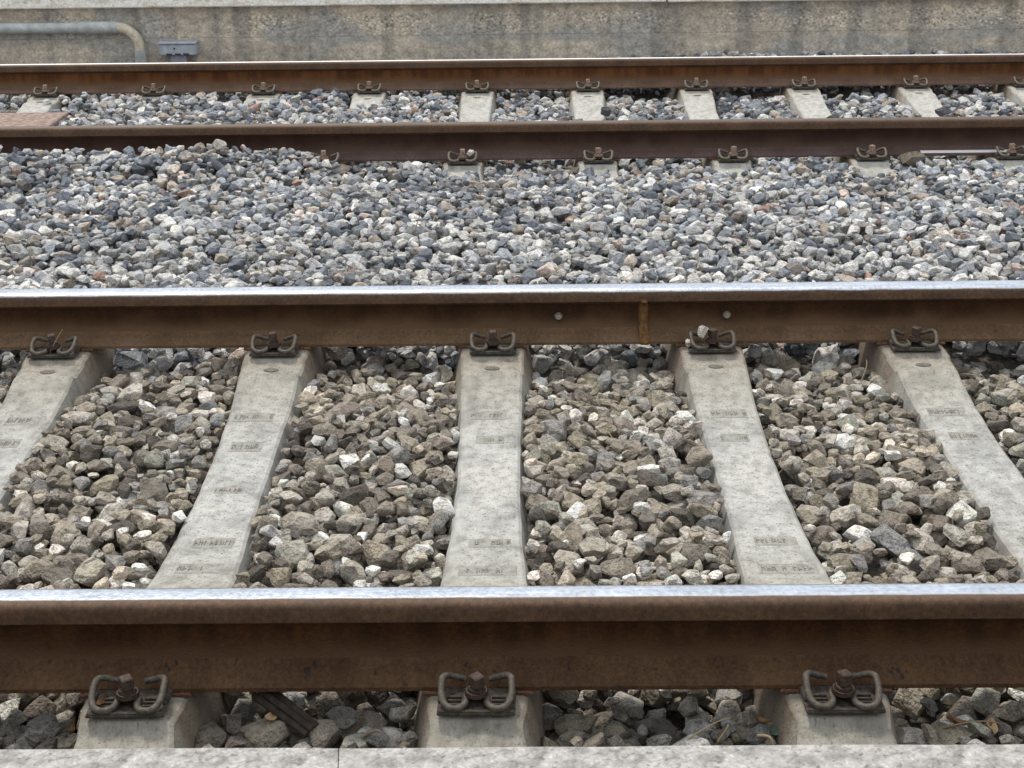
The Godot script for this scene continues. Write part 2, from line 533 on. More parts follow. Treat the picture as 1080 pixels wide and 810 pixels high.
func make_fastening_meshes() -> void:
	# bent spring steel, two ears: origin on top of the guide plate under the bolt, z towards the camera (away from the rail)
	var half := [Vector3(0.0, 0.010, -0.020), Vector3(0.011, 0.010, -0.017), Vector3(0.0165, 0.010, -0.004), Vector3(0.0175, 0.009, 0.010), Vector3(0.021, 0.008, 0.022), Vector3(0.031, 0.007, 0.030), Vector3(0.044, 0.008, 0.031), Vector3(0.055, 0.012, 0.023), Vector3(0.060, 0.020, 0.006), Vector3(0.0605, 0.029, -0.012), Vector3(0.0585, 0.032, -0.026), Vector3(0.050, 0.0285, -0.037), Vector3(0.036, 0.0225, -0.041), Vector3(0.021, 0.0185, -0.042)]
	var ctrl := []
	for k in range(half.size() - 1, 0, -1): ctrl.append(Vector3(-half[k].x, half[k].y, half[k].z))
	for p in half: ctrl.append(p)
	var path := smooth_path(ctrl, 5)
	spring_mesh = tube(path, filled(path.size(), 0.0060), 10)
	# square-headed bolt
	var st := begin()
	add_block(st, Vector3(0.021, 0.022, 0.021), 0.002, Vector3(0, 0.029, 0))
	add_tube(st, [Vector3(0, 0.0, 0), Vector3(0, 0.020, 0)], [0.010, 0.010], 12)
	bolt_mesh = st.commit()
	st = begin()
	add_tube(st, [Vector3(0, 0.0, 0), Vector3(0, 0.0055, 0), Vector3(0, 0.007, 0)], [0.0205, 0.0205, 0.0185], 20)
	add_tube(st, [Vector3(0, 0.007, 0), Vector3(0, 0.012, 0)], [0.0165, 0.0135], 16)
	washer_mesh = st.commit()
	# guide plate with a rim in front and two ribs
	st = begin()
	add_block(st, Vector3(0.134, 0.007, 0.078), 0.002, Vector3(0, -0.0035, -0.004))
	add_block(st, Vector3(0.130, 0.005, 0.006), 0.002, Vector3(0, 0.001, 0.031))
	for s in [-1.0, 1.0]:
		for k in 3:
			add_block(st, Vector3(0.024, 0.006, 0.0035), 0.001, Vector3(s * 0.038, 0.0025, 0.014 - k * 0.011))
		add_block(st, Vector3(0.008, 0.010, 0.040), 0.003, Vector3(s * 0.063, 0.004, -0.012))
	plate_mesh = st.commit()
	pad_mesh = block(Vector3(0.196, 0.0075, 0.150), 0.002)


func fasten(t: Node3D, x: float, depth: float, towards_camera: float, far: bool, k: int) -> void:
	# on the side of the rail that faces the camera
	var at := Vector3(x, -0.1475, -depth + towards_camera * 0.113)
	var p := part("guide_plate", plate_mesh, M["plate"], t, at - t.position, Vector3(0, rng.randf_range(-0.02, 0.02), 0))
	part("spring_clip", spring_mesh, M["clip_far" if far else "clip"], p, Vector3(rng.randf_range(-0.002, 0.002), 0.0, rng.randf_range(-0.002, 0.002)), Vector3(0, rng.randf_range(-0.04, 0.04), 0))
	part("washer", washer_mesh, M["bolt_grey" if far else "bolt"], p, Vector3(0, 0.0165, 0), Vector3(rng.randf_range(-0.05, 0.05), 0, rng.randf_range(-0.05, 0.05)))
	part("bolt", bolt_mesh, M["bolt_grey" if far else "bolt"], p, Vector3(0, 0.013, 0), Vector3(rng.randf_range(-0.06, 0.06), [0.05, 0.7, -0.04, 0.35, 0.6][k % 5], rng.randf_range(-0.06, 0.06)))


# ---------------------------------------------------------------- sleepers
# stations: distance along from the nearer rail (-) .. shape of the top: y and half width; L is the gauge
func sleeper_station(near_d: float) -> Array:
	var s := [[-0.46, -0.262, 0.100], [-0.44, -0.247, 0.098], [-0.30, -0.222, 0.091], [-0.20, -0.198, 0.086], [-0.152, -0.178, 0.077], [-0.146, -0.164, 0.0765], [-0.10, -0.1625, 0.085], [0.0, -0.1625, 0.088], [0.10, -0.1625, 0.088], [0.150, -0.1625, 0.086], [0.158, -0.172, 0.086], [0.232, -0.177, 0.085], [0.246, -0.171, 0.083], [0.30, -0.183, 0.0885], [0.42, -0.203, 0.084], [0.62, -0.214, 0.0765], [0.87, -0.218, 0.0725], [1.12, -0.213, 0.0735], [1.32, -0.202, 0.0775], [1.44, -0.184, 0.080], [1.494, -0.170, 0.080], [1.508, -0.176, 0.0835], [1.582, -0.172, 0.0865], [1.590, -0.1625, 0.0865], [1.64, -0.1625, 0.088], [1.74, -0.1625, 0.088], [1.84, -0.1625, 0.086], [1.90, -0.168, 0.080], [2.04, -0.20, 0.088], [2.18, -0.240, 0.097], [2.20, -0.26, 0.10]]
	if near_d <= s[0][0]: return [s[0][1], s[0][2]]
	for k in s.size() - 1:
		if near_d <= s[k + 1][0]:
			var f: float = (near_d - s[k][0]) / (s[k + 1][0] - s[k][0])
			return [lerpf(s[k][1], s[k + 1][1], f), lerpf(s[k][2], s[k + 1][2], f)]
	return [s[-1][1], s[-1][2]]


func sleeper_mesh(x0: float, x1: float, wear: int, far: bool) -> ArrayMesh:
	var st := begin()
	var ds := [-0.46, -0.45, -0.44, -0.37, -0.30, -0.25, -0.20, -0.175, -0.152, -0.146, -0.10, 0.0, 0.10, 0.150, 0.158, 0.195, 0.232, 0.238, 0.246, 0.27, 0.30, 0.36, 0.42, 0.52, 0.62, 0.74, 0.87, 1.0, 1.12, 1.22, 1.32, 1.38, 1.44, 1.494, 1.500, 1.508, 1.545, 1.582, 1.590, 1.64, 1.74, 1.84, 1.90, 1.97, 2.04, 2.12, 2.18, 2.19, 2.20]
	var n1 := noise(300 + wear, 6.0, 3)
	var dirt := noise(340 + wear, 7.0, 4)
	var fine := []
	for k in ds.size() - 1:
		var n := maxi(1, int(ceilf((ds[k + 1] - ds[k]) / 0.035)))
		for q in n: fine.append(lerpf(ds[k], ds[k + 1], float(q) / n))
	fine.append(ds[-1])
	ds = fine
	var rows := []
	for d in ds:
		var a := sleeper_station(d)
		var y: float = a[0]
		var w: float = a[1]
		var cx: float = lerpf(x0, x1, d / 1.74) - x0
		var j := 0.003 * n1.get_noise_1d(d * 1.0)
		var k := 0.003 * n1.get_noise_1d(d * 1.0 + 50.0)
		var row := [Vector3(cx - w - 0.052, y - 0.20, -d), Vector3(cx - w - 0.024, y - 0.085, -d), Vector3(cx - w - 0.010 + j, y - 0.030, -d), Vector3(cx - w - 0.003 + j, y - 0.006, -d), Vector3(cx - w + 0.004 + j, y - 0.0005, -d)]
		for q in 7: row.append(Vector3(cx + w * (-0.78 + 0.26 * q), y + 0.0006, -d))
		row.append_array([Vector3(cx + w - 0.004 + k, y - 0.0005, -d), Vector3(cx + w + 0.003 + k, y - 0.006, -d), Vector3(cx + w + 0.010 + k, y - 0.030, -d), Vector3(cx + w + 0.024, y - 0.085, -d), Vector3(cx + w + 0.052, y - 0.20, -d)])
		rows.append(row)
	var last: int = rows[0].size() - 1
	var seg_normal := func(i: int, s: int) -> Vector3:
		var u: Vector3 = rows[i][s + 1] - rows[i][s]
		var lo: int = maxi(i - 1, 0)
		var hi: int = mini(i + 1, rows.size() - 1)
		var v: Vector3 = rows[hi][s] - rows[lo][s]
		var n := u.cross(v).normalized()
		return n if n.y > 0.0 or absf(n.y) < 0.02 else -n
	var tint := func(i: int, s: int) -> Color:
		var d: float = ds[i]
		var r := minf(absf(d), absf(d - 1.74))
		var mid := smoothstep(0.15, 0.75, r)
		var base := Color(0.76, 0.735, 0.675).lerp(Color(0.90, 0.915, 0.935), mid)
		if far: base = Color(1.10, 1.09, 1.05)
		var side := s <= 3 or s >= last - 3
		var p: Vector3 = rows[i][s]
		var spot := dirt.get_noise_2d(p.x * 1.3 + wear, d)
		base = base * lerpf(1.0, 0.74, smoothstep(0.02, 0.40, spot)) * lerpf(1.0, 1.10, smoothstep(0.10, 0.45, -spot) * mid)
		if wear == 3 or wear == 4: base = base.lerp(Color(1.22, 1.23, 1.24), 0.8 * (1.0 - smoothstep(0.02, 0.10, Vector2(p.x - (x1 - x0) * d / 1.74 - 0.01, (d - 0.93) * 0.6).length() + 0.10 * dirt.get_noise_2d(d * 2.0, s * 0.4))))
		var rust := (1.0 - smoothstep(0.085, 0.30, r + 0.10 * spot)) * (0.85 if side else 0.42)
		if d < -0.14: rust *= 0.35
		return base.lerp(Color(0.40, 0.30, 0.225), rust)
	for i in rows.size() - 1:
		for s in last:
			var a: Vector3 = seg_normal.call(i, s)
			var b: Vector3 = seg_normal.call(i + 1, s)
			quad(st, [rows[i][s], rows[i][s + 1], rows[i + 1][s + 1], rows[i + 1][s]], [a, a, b, b], [], [tint.call(i, s), tint.call(i, s + 1), tint.call(i + 1, s + 1), tint.call(i + 1, s)])
	for e in [0, rows.size() - 1]:
		var out := Vector3(0, 0, 1 if e == 0 else -1)
		for s in range(1, last - 1):
			var c := Color(0.9, 0.89, 0.85)
			tri(st, [rows[e][0], rows[e][s], rows[e][s + 1]], [out, out, out], [], [c, c, c])
		var c := Color(0.9, 0.89, 0.85)
		tri(st, [rows[e][0], rows[e][last - 1], rows[e][last]], [out, out, out], [], [c, c, c])
	return st.commit()


# a cast panel: thin raised field with worn, illegible raised marks
func panel_mesh(w: float, h: float, s: int) -> ArrayMesh:
	var st := begin()
	add_block(st, Vector3(w, 0.003, h), 0.0008)
	return st.commit()


func marks_mesh(w: float, h: float, s: int) -> ArrayMesh:
	var r := RandomNumberGenerator.new()
	r.seed = s
	var st := begin()
	var x := -w * 0.45
	while x < w * 0.42:
		var cw := r.randf_range(0.005, 0.009)
		if r.randf() < 0.82:
			add_block(st, Vector3(0.0022, 0.002, h * 0.46), 0.0005, Vector3(x, 0.002, 0))
			if r.randf() < 0.7: add_block(st, Vector3(cw * 0.8, 0.002, 0.0024), 0.0005, Vector3(x + cw * 0.45, 0.0021, (r.randf() - 0.5) * h * 0.4))
			if r.randf() < 0.5: add_block(st, Vector3(0.0022, 0.002, h * 0.34), 0.0005, Vector3(x + cw * 0.8, 0.0022, (r.randf() - 0.5) * h * 0.15))
		x += cw + 0.004
	return st.commit()


func sleeper(x0: float, x1: float, depth: float, label: String, k: int, far: bool) -> void:
	var t := thing("concrete_sleeper", label, "sleeper", Vector3(x0, 0, -depth), "sleepers of the far track" if far else "sleepers of the near track")
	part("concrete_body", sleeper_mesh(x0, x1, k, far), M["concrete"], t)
	var skew := atan2(x1 - x0, 1.74)
	for r in 2:
		var rx: float = x0 if r == 0 else x1
		part("rail_pad", pad_mesh, M["pad"], t, Vector3(rx - x0, -0.159, -1.74 * r), Vector3(0, 0.0, 0))
		fasten(t, rx + rng.randf_range(-0.003, 0.003), depth + 1.74 * r, 1.0, far, k * 2 + r)
	var at_d := func(d: float, lift: float) -> Vector3: return Vector3((x1 - x0) * d / 1.74, sleeper_station(d)[0] + lift, -d)
	# dark plugged recess inside of the farther rail
	var st := begin()
	var ring := []
	for q in 14: ring.append(Vector3(cos(TAU * q / 14) * 0.021, 0.0, sin(TAU * q / 14) * 0.013))
	for q in 14:
		tri(st, [Vector3(0, 0.0005, 0), ring[q], ring[(q + 1) % 14]], [Vector3.UP, Vector3.UP, Vector3.UP], [], [])
		flat_quad(st, ring[q], ring[(q + 1) % 14], ring[(q + 1) % 14] * 1.12 - Vector3(0, 0.006, 0), ring[q] * 1.12 - Vector3(0, 0.006, 0), ring[q])
	part("dowel_cap", st.commit(), M["dowel"], t, at_d.call(1.535, 0.0025))
	if far: return
	var spots := [[1.27, 0.096, 0.050], [1.13, 0.072, 0.045], [0.575, 0.092, 0.042], [0.44, 0.122, 0.046]]
	if k == 2: spots = [[1.27, 0.105, 0.050], [1.10, 0.080, 0.056], [0.86, 0.07, 0.035], [0.585, 0.090, 0.052], [0.46, 0.098, 0.046]]
	if k == 1: spots = [[1.26, 0.09, 0.05], [1.13, 0.085, 0.05]]
	for a in spots:
		var slope: float = atan2(sleeper_station(a[0] + 0.02)[0] - sleeper_station(a[0] - 0.02)[0], 0.04)
		var off := Vector3(rng.randf_range(-0.01, 0.01), 0, 0)
		var p := part("cast_panel", panel_mesh(a[1], a[2], k), M["panel"], t, at_d.call(a[0], 0.0) + off, Vector3(slope, -skew * 0.0, 0))
		part("worn_marks", marks_mesh(a[1], a[2], k * 31 + int(a[0] * 100.0)), M["panel_mark"], p).set_meta("kind", "stuff")


# ---------------------------------------------------------------- ballast
func soft(a: float, b: float, x: float) -> float:
	return smoothstep(a, b, x)


func level(x: float, d: float) -> float:
	var r := bump.get_noise_2d(x * 2.2, d * 2.2) * 0.03
	if d < 3.95:
		if d < 2.10: return -0.236 + r * 0.6
		if d < 2.27: return -0.252 + r * 0.4
		var t := -0.230 + 0.022 * soft(2.3, 2.75, d) - 0.026 * soft(3.35, 3.80, d)
		if d > 3.83: t = -0.238
		return t + r * 0.55
	if d < 6.20:
		var t := -0.215 + 0.075 * soft(3.98, 4.35, d) + 0.015 * soft(4.5, 5.0, d)
		t -= 0.055 * soft(5.35, 5.9, d) * (1.0 - 0.55 * soft(-0.75, -1.1, x))
		t += 0.055 * soft(5.7, 6.05, d) * soft(-0.72, -1.15, x)
		return t + r
	if d < 6.37:
		return -0.19 + 0.10 * soft(-0.75, -1.15, x) * (1.0 if d < 6.26 else 0.0)
	if d < 7.94:
		if x < -2.3 and x > -3.0 and d > 7.16 and d < 7.75: return -0.215
		return -0.208 + 0.035 * soft(-0.15, -0.5, x) + 0.012 * soft(-0.5, -1.2, x) + r * 0.5
	if d < 8.11: return -0.205
	return -0.16 + 0.04 * soft(-0.2, 1.2, x) + r * 0.7


func cell_of(x: float, d: float) -> int:
	return clampi(int((d - GD0) / CELL), 0, gh - 1) * gw + clampi(int((x - GX0) / CELL), 0, gw - 1)


func rough_bed() -> void:
	gw = int((GX1 - GX0) / CELL)
	gh = int((GD1 - GD0) / CELL)
	height = PackedFloat32Array()
	height.resize(gw * gh)
	# coarse table of the level to aim at, then bilinear would be too slow: nearest of 4 cm is enough for the bottom
	for j in gh:
		var d := GD0 + (j + 0.5) * CELL
		if j % 5 == 0:
			for i in range(0, gw, 5):
				var v := level(GX0 + (i + 0.5) * CELL, d) - 0.085
				for k in mini(5, gw - i): height[j * gw + i + k] = v
		else:
			for i in gw: height[j * gw + i] = height[(j - 1) * gw + i]


func bare(no: int, d: float) -> bool:
	if no >= 6: return d > 6.95 and d < 7.9 or d > 6.11 and d < 6.2
	if no == 2: return d > 7.2 and d < 7.6
	return no >= 4 and d > 7.62 and d < 7.9


func block_sleepers() -> void:
	for set_no in 2:
		var no := -1
		for a in (NEAR_SLEEPERS if set_no == 0 else FAR_SLEEPERS):
			no += 1
			var d0: float = RAIL_DEPTH[0 if set_no == 0 else 2]
			for q in int(2.66 / CELL):
				var nd := -0.46 + q * CELL
				if d0 + nd < GD0: continue
				var s := sleeper_station(nd)
				var cx: float = lerpf(a[0], a[1], nd / 1.74)
				var w: float = s[1] + (0.004 if set_no == 0 else 0.010)
				var j := int((d0 + nd - GD0) / CELL)
				if j >= gh: continue
				for i in range(maxi(0, int((cx - w - GX0) / CELL)), mini(gw, int((cx + w - GX0) / CELL) + 1)):
					height[j * gw + i] = maxf(height[j * gw + i], 5.0 if set_no == 0 or bare(no, d0 + nd) else s[0])


func block_rails() -> void:
	for d0 in RAIL_DEPTH:
		for j in range(int((d0 - 0.08 - GD0) / CELL), int((d0 + 0.08 - GD0) / CELL) + 1):
			var q: float = absf(GD0 + (j + 0.5) * CELL - d0)
			var top := 5.0 if q < 0.042 else (-0.145 if q < 0.074 else -9.0)
			if top < -1.0: continue
			for i in gw: height[j * gw + i] = maxf(height[j * gw + i], top)


var placed := []      # [x, y, depth, a, b, c, yaw, bed]


func rest(x: float, d: float, a: float, b: float, c: float, cs: float, sn: float) -> float:
	var r := int(a / CELL) + 1
	var i0 := int((x - GX0) / CELL)
	var j0 := int((d - GD0) / CELL)
	if i0 - r < 0 or j0 - r < 0 or i0 + r >= gw or j0 + r >= gh: return 99.0
	var y := -9.0
	for j in range(j0 - r, j0 + r + 1):
		var dz := (j - j0) * CELL
		var base := j * gw
		for i in range(i0 - r, i0 + r + 1):
			var dx := (i - i0) * CELL
			var u := (dx * cs + dz * sn) / a
			var v := (dz * cs - dx * sn) / c
			var k := 1.0 - u * u - v * v
			if k > 0.12:
				var t := height[base + i] + b * sqrt(k)
				if t > y: y = t
	return y


func stamp(x: float, y: float, d: float, a: float, b: float, c: float, cs: float, sn: float) -> void:
	var r := int(a / CELL) + 1
	var i0 := int((x - GX0) / CELL)
	var j0 := int((d - GD0) / CELL)
	for j in range(j0 - r, j0 + r + 1):
		var dz := (j - j0) * CELL
		var base := j * gw
		for i in range(i0 - r, i0 + r + 1):
			var dx := (i - i0) * CELL
			var u := (dx * cs + dz * sn) / a
			var v := (dz * cs - dx * sn) / c
			var k := 1.0 - u * u - v * v
			if k > 0.0:
				var t := y + 0.92 * b * sqrt(k)
				if t > height[base + i]: height[base + i] = t


func half_view(d: float) -> float:
	return 0.36 * (d * 0.93 + 0.5) + 1.15


func drop_stones(tries: int, cap: float, d_lo: float, d_hi: float, small: float) -> void:
	for n in tries:
		var a := (0.0125 + 0.0265 * pow(rng.randf(), 1.5)) * small
		if rng.randf() < 0.05: a *= 1.35
		var b := a * rng.randf_range(0.45, 0.80)
		var c := a * rng.randf_range(0.52, 0.92)
		var yaw := rng.randf() * TAU
		# of four places the one that lies deepest below the level aimed at
		var bx := 0.0
		var bd := 0.0
		var best := 1e9
		for k in 4:
			var d := rng.randf_range(d_lo, d_hi)
			var x := rng.randf_range(-1.0, 1.0) * minf(half_view(d), 4.9)
			var lack := height[cell_of(x, d)] - minf(cap, level(x, d))
			if lack < best:
				best = lack
				bx = x
				bd = d
		if best > -0.008: continue
		var cs := cos(yaw)
		var sn := sin(yaw)
		var y := rest(bx, bd, a, b, c, cs, sn) - 0.22 * b
		var t := minf(cap, level(bx, bd))
		if y + b > t + 0.016 + rng.randf() * 0.012: continue
		stamp(bx, y, bd, a, b, c, cs, sn)
		placed.append([bx, y, bd, a, b, c, yaw])


# crushed stone: a block bounded by random planes, its edges blunted by narrow extra planes, its faces slightly uneven
func stone_mesh(s: int) -> ArrayMesh:
	var r := RandomNumberGenerator.new()
	r.seed = s
	var planes: Array[Plane] = []
	for k in 60:
		if planes.size() >= 10 + s % 4: break
		var n := Vector3(r.randfn(), r.randfn(), r.randfn()).normalized()
		var ok := true
		for p in planes: ok = ok and p.normal.dot(n) < 0.80
		if ok: planes.append(Plane(n, r.randf_range(0.62, 1.0)))
	for n in [Vector3.UP, Vector3.DOWN, Vector3.LEFT, Vector3.RIGHT, Vector3.FORWARD, Vector3.BACK]: planes.append(Plane((n + Vector3(r.randfn(), r.randfn(), r.randfn()) * 0.22).normalized(), r.randf_range(0.85, 1.1)))
	var main := planes.size()
	var corners := Geometry3D.compute_convex_mesh_points(planes)
	for i in main:
		for j in range(i + 1, main):
			var on := []
			for p in corners:
				if absf(planes[i].distance_to(p)) < 0.003 and absf(planes[j].distance_to(p)) < 0.003: on.append(p)
			if on.size() >= 2 and on[0].distance_to(on[-1]) > 0.08:
				var n := (planes[i].normal + planes[j].normal).normalized()
				var q: Vector3 = (on[0] + on[-1]) / 2.0
				planes.append(Plane(n, n.dot(q) - r.randf_range(0.006, 0.055)))
	corners = Geometry3D.compute_convex_mesh_points(planes)
	var far := Vector3.ZERO
	for p in corners: far = far.max(p.abs())
	var st := begin()
	for i in planes.size():
		var on := []
		var mid := Vector3.ZERO
		for p in corners:
			if absf(planes[i].distance_to(p)) < 0.002:
				var twice := false
				for q in on: twice = twice or q.distance_to(p) < 0.004
				if not twice:
					on.append(p)
					mid += p
		if on.size() < 3: continue
		mid /= on.size()
		var nrm := planes[i].normal
		var u: Vector3 = (on[0] - mid).normalized()
		var v := nrm.cross(u)
		on.sort_custom(func(p: Vector3, q: Vector3) -> bool: return atan2((p - mid).dot(v), (p - mid).dot(u)) < atan2((q - mid).dot(v), (q - mid).dot(u)))
		var top := mid
		var tone := r.randf_range(0.80, 1.12) if i < main else r.randf_range(0.95, 1.2)    # fresh and weathered faces
		var face := Color(tone, tone * r.randf_range(0.97, 1.0), tone * r.randf_range(0.92, 1.0))
		if i < main: top += nrm * r.randf_range(-0.05, 0.06) + (on[r.randi() % on.size()] - mid) * 0.3
		for k in on.size():
			var pts := [top / far, on[k] / far, on[(k + 1) % on.size()] / far]
			var n: Vector3 = (pts[2] - pts[0]).cross(pts[1] - pts[0]).normalized()
			if n.dot(nrm) < 0.0: n = -n
			tri(st, pts, [n, n, n], [], [face, face, face])
	return st.commit()


func s2l(r: int, g: int, b: int, k := 1.0) -> Color:
	var c := Color8(r, g, b).srgb_to_linear()
	c = c.lerp(Color(c.get_luminance(), c.get_luminance(), c.get_luminance()), 0.2)
	return Color(c.r * k, c.g * k, c.b * k)


func lay_ballast() -> void:
	rough_bed()
	block_sleepers()
	drop_stones(11500, -0.20, 1.36, 3.9, 1.12)
	drop_stones(10000, -0.19, 3.9, 8.9, 1.0)
	block_rails()
	drop_stones(21000, 9.0, 1.36, 3.9, 1.12)
	drop_stones(30000, 9.0, 3.95, 6.25, 0.95)
	drop_stones(22000, 9.0, 6.25, 8.9, 0.92)
	var brown := [[s2l(192, 185, 172), 6], [s2l(167, 157, 143), 7], [s2l(149, 140, 128), 6], [s2l(187, 177, 158), 4.5], [s2l(138, 131, 122), 3], [s2l(206, 200, 190), 4], [s2l(166, 164, 161), 4], [s2l(160, 162, 163), 1.6], [s2l(243, 236, 228), 2.4], [s2l(248, 250, 249), 1.2], [s2l(173, 164, 143), 3], [s2l(220, 207, 188), 1.4], [s2l(187, 187, 174), 2.5], [s2l(144, 132, 121), 1.3], [s2l(248, 250, 244), 1.3], [s2l(108, 101, 94), 2.5]]
	var grey := [[s2l(188, 195, 206), 6], [s2l(168, 177, 190), 6], [s2l(147, 157, 171), 5], [s2l(126, 135, 151), 3.5], [s2l(209, 212, 217), 5], [s2l(228, 229, 229), 4.5], [s2l(247, 249, 249), 2.6], [s2l(213, 201, 188), 2.4], [s2l(185, 174, 161), 2.2], [s2l(232, 212, 203), 1], [s2l(190, 152, 135), 0.4], [s2l(190, 193, 191), 3], [s2l(156, 149, 145), 2.2], [s2l(245, 246, 246), 1.8], [s2l(105, 115, 130), 2]]
	var variants := []
	for k in 22: variants.append(stone_mesh(900 + k))
	var beds := [["crushed stone ballast, brownish, between the platform edge and the second rail", brown], ["grey crushed stone ballast heaped between the second and third rails", grey], ["grey crushed stone ballast of the far track up to the wall", grey]]
	var pal := []
	for set_no in 2:
		var list := []
		for e in ([brown, grey][set_no]):
			var m: StandardMaterial3D = M["stone"].duplicate()
			m.resource_name = "stone_tone"
			m.albedo_color = e[0].linear_to_srgb()
			list.append(m)
		pal.append(list)
	var eye := Vector3(0, 1.2677, 0)
	for bed in 3:
		var tones: Array = beds[bed][1]
		var total := 0.0
		for e in tones: total += e[1]
		var mine := []
		for s in placed:
			var which := 0 if s[2] < 3.95 else (1 if s[2] < 6.26 else 2)
			if which != bed: continue
			var seen: bool = absf(s[0]) < half_view(s[2]) - 1.20 and height[cell_of(s[0], s[2])] < s[1] + s[4] * 0.92 + 0.004
			var d: float = s[2]
			if d > 2.05 and d < 2.62 or d > 3.8 and d < 4.40 or d > 6.15 and d < 6.75 or d > 7.95 and d < 8.5: seen = false
			if d < 2.12: seen = false
			mine.append([s[3] / eye.distance_to(Vector3(s[0], s[1], -s[2])) if seen else 0.0, s])
		mine.sort_custom(func(p: Array, q: Array) -> bool: return p[0] > q[0])
		var root := bed_sheet(bed, beds[bed][0])
		var heaps := []
		for k in variants.size(): heaps.append([])
		for k in mine.size():
			var s: Array = mine[k][1]
			var pick := rng.randf() * total
			var tone := 0
			if bed == 1 and s[2] < 4.95 and rng.randf() < 0.45: pick = rng.randf_range(0.42, 0.66) * total    # more cream stones beside the second rail
			while pick > tones[tone][1]:
				pick -= tones[tone][1]
				tone += 1
			var kind := rng.randi() % variants.size()
			var turn := Basis(Vector3.UP, -s[6]) * Basis(Vector3.RIGHT, rng.randfn() * 0.30) * Basis(Vector3.BACK, rng.randfn() * 0.30)
			var shape := turn * Basis.from_scale(Vector3(s[3], s[4], s[5]) * 1.10)
			if rng.randf() < 0.5: shape = shape * Basis(Vector3.RIGHT, PI)
			if rng.randf() < 0.5: shape = shape * Basis(Vector3.UP, PI)
			var tr := Transform3D(shape, Vector3(s[0], s[1], -s[2]))
			if k < 300 and mine[k][0] > 0.0:
				var o := part("stone", variants[kind], pal[0 if bed == 0 else 1][tone], root)
				o.transform = tr
			else:
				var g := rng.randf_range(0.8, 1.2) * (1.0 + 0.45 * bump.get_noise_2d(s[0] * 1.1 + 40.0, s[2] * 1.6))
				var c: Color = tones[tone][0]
				if s[2] < 2.12: g *= 0.62      # shade below the platform edge, put into the stone colour
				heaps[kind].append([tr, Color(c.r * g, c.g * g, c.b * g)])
		var rest_of := Node3D.new()
		rest_of.name = "loose_stones"
		rest_of.set_meta("kind", "stuff")
		root.add_child(rest_of)
		for k in heaps.size():
			var mm := MultiMesh.new()
			mm.transform_format = MultiMesh.TRANSFORM_3D
			mm.use_colors = true
			mm.mesh = variants[k]
			mm.instance_count = heaps[k].size()
			for i in heaps[k].size():
				mm.set_instance_transform(i, heaps[k][i][0])
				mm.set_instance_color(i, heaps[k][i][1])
			var o := MultiMeshInstance3D.new()
			o.name = "loose_stones"
			o.multimesh = mm
			o.material_override = M["stone"]
			o.set_meta("kind", "stuff")
			rest_of.add_child(o, true)
	print("stones ", placed.size())


# the packed bed under the loose stones, going on along the track past the frame
func bed_sheet(bed: int, label: String) -> MeshInstance3D:
	var d0: float = [1.30, 3.95, 6.26][bed]
	var d1: float = [3.95, 6.26, WALL_DEPTH + 0.02][bed]
	var st := begin()
	var xs := []
	for k in 57: xs.append(-14.0 + 0.5 * k)
	var nd := 22
	var at := func(i: int, j: int) -> Vector3:
		var x: float = xs[i]
		var d := lerpf(d0, d1, float(j) / nd)
		var drop := 0.07 if absf(x) < 5.1 else 0.02
		return Vector3(x, minf(level(x, d), level(x, clampf(d + 0.04, d0, d1))) - drop, -d)
	for i in xs.size() - 1:
		for j in nd:
			flat_quad(st, at.call(i, j), at.call(i + 1, j), at.call(i + 1, j + 1), at.call(i, j + 1), Vector3.UP)
	var o := part(numbered("ballast_ground"), st.commit(), M["bed"], self)
	tag(o, label, "ballast", "", "structure")
	return o


# ---------------------------------------------------------------- wall and platforms
func far_wall() -> void:
	var t := thing("platform_wall", "weathered concrete wall with pale coping behind the farthest rail", "wall", Vector3(0, 0, -WALL_DEPTH))
	var st := begin()
	for k in 14:
		var xa := -14.0 + 2.0 * k
		var xb := xa + 2.0
		var n := Vector3(0, 0, 1)
		quad(st, [Vector3(xa, -0.20, 0), Vector3(xb, -0.20, 0), Vector3(xb, 0.198, 0), Vector3(xa, 0.198, 0)], [n, n, n, n], [Vector2(xa / 8.0, 1), Vector2(xb / 8.0, 1), Vector2(xb / 8.0, 0), Vector2(xa / 8.0, 0)])
	for a in [[-0.5, -0.2005, 0.0]]:
		flat_quad(st, Vector3(-14, a[0], 0), Vector3(14, a[0], 0), Vector3(14, a[1], 0), Vector3(-14, a[1], 0), Vector3(0, 0, 1))
	flat_quad(st, Vector3(-14, 0.198, 0), Vector3(14, 0.198, 0), Vector3(14, 0.198, -0.4), Vector3(-14, 0.198, -0.4), Vector3.UP)
	st.generate_tangents()
	part("wall_face", st.commit(), M["wall"], t)
	var xs := [-11.75, -7.55, -3.36, 0.868, 5.05, 9.25, 13.4]
	for k in xs.size() - 1:
		var w: float = xs[k + 1] - xs[k] - 0.009
		part("coping_slab", block(Vector3(w, 0.118, 0.62), 0.007), M["coping"], t, Vector3((xs[k] + xs[k + 1]) / 2.0, 0.198 + 0.0605 + [0.0, 0.001, 0.0005, -0.0008, 0.001, 0.0][k], -0.245 + [0, 0.003, 0.0, 0.004, 0, 0][k]))
	# the paving behind the coping, level to the horizon
	st = begin()
	flat_quad(st, Vector3(-160, 0.0, 0), Vector3(160, 0.0, 0), Vector3(160, 0, -300), Vector3(-160, 0, -300), Vector3.UP)
	var o := part(numbered("pavement"), st.commit(), M["paving"], self, Vector3(0, 0.300, -WALL_DEPTH - 0.5))
	tag(o, "grey platform paving beyond the pale coping", "pavement", "", "structure")


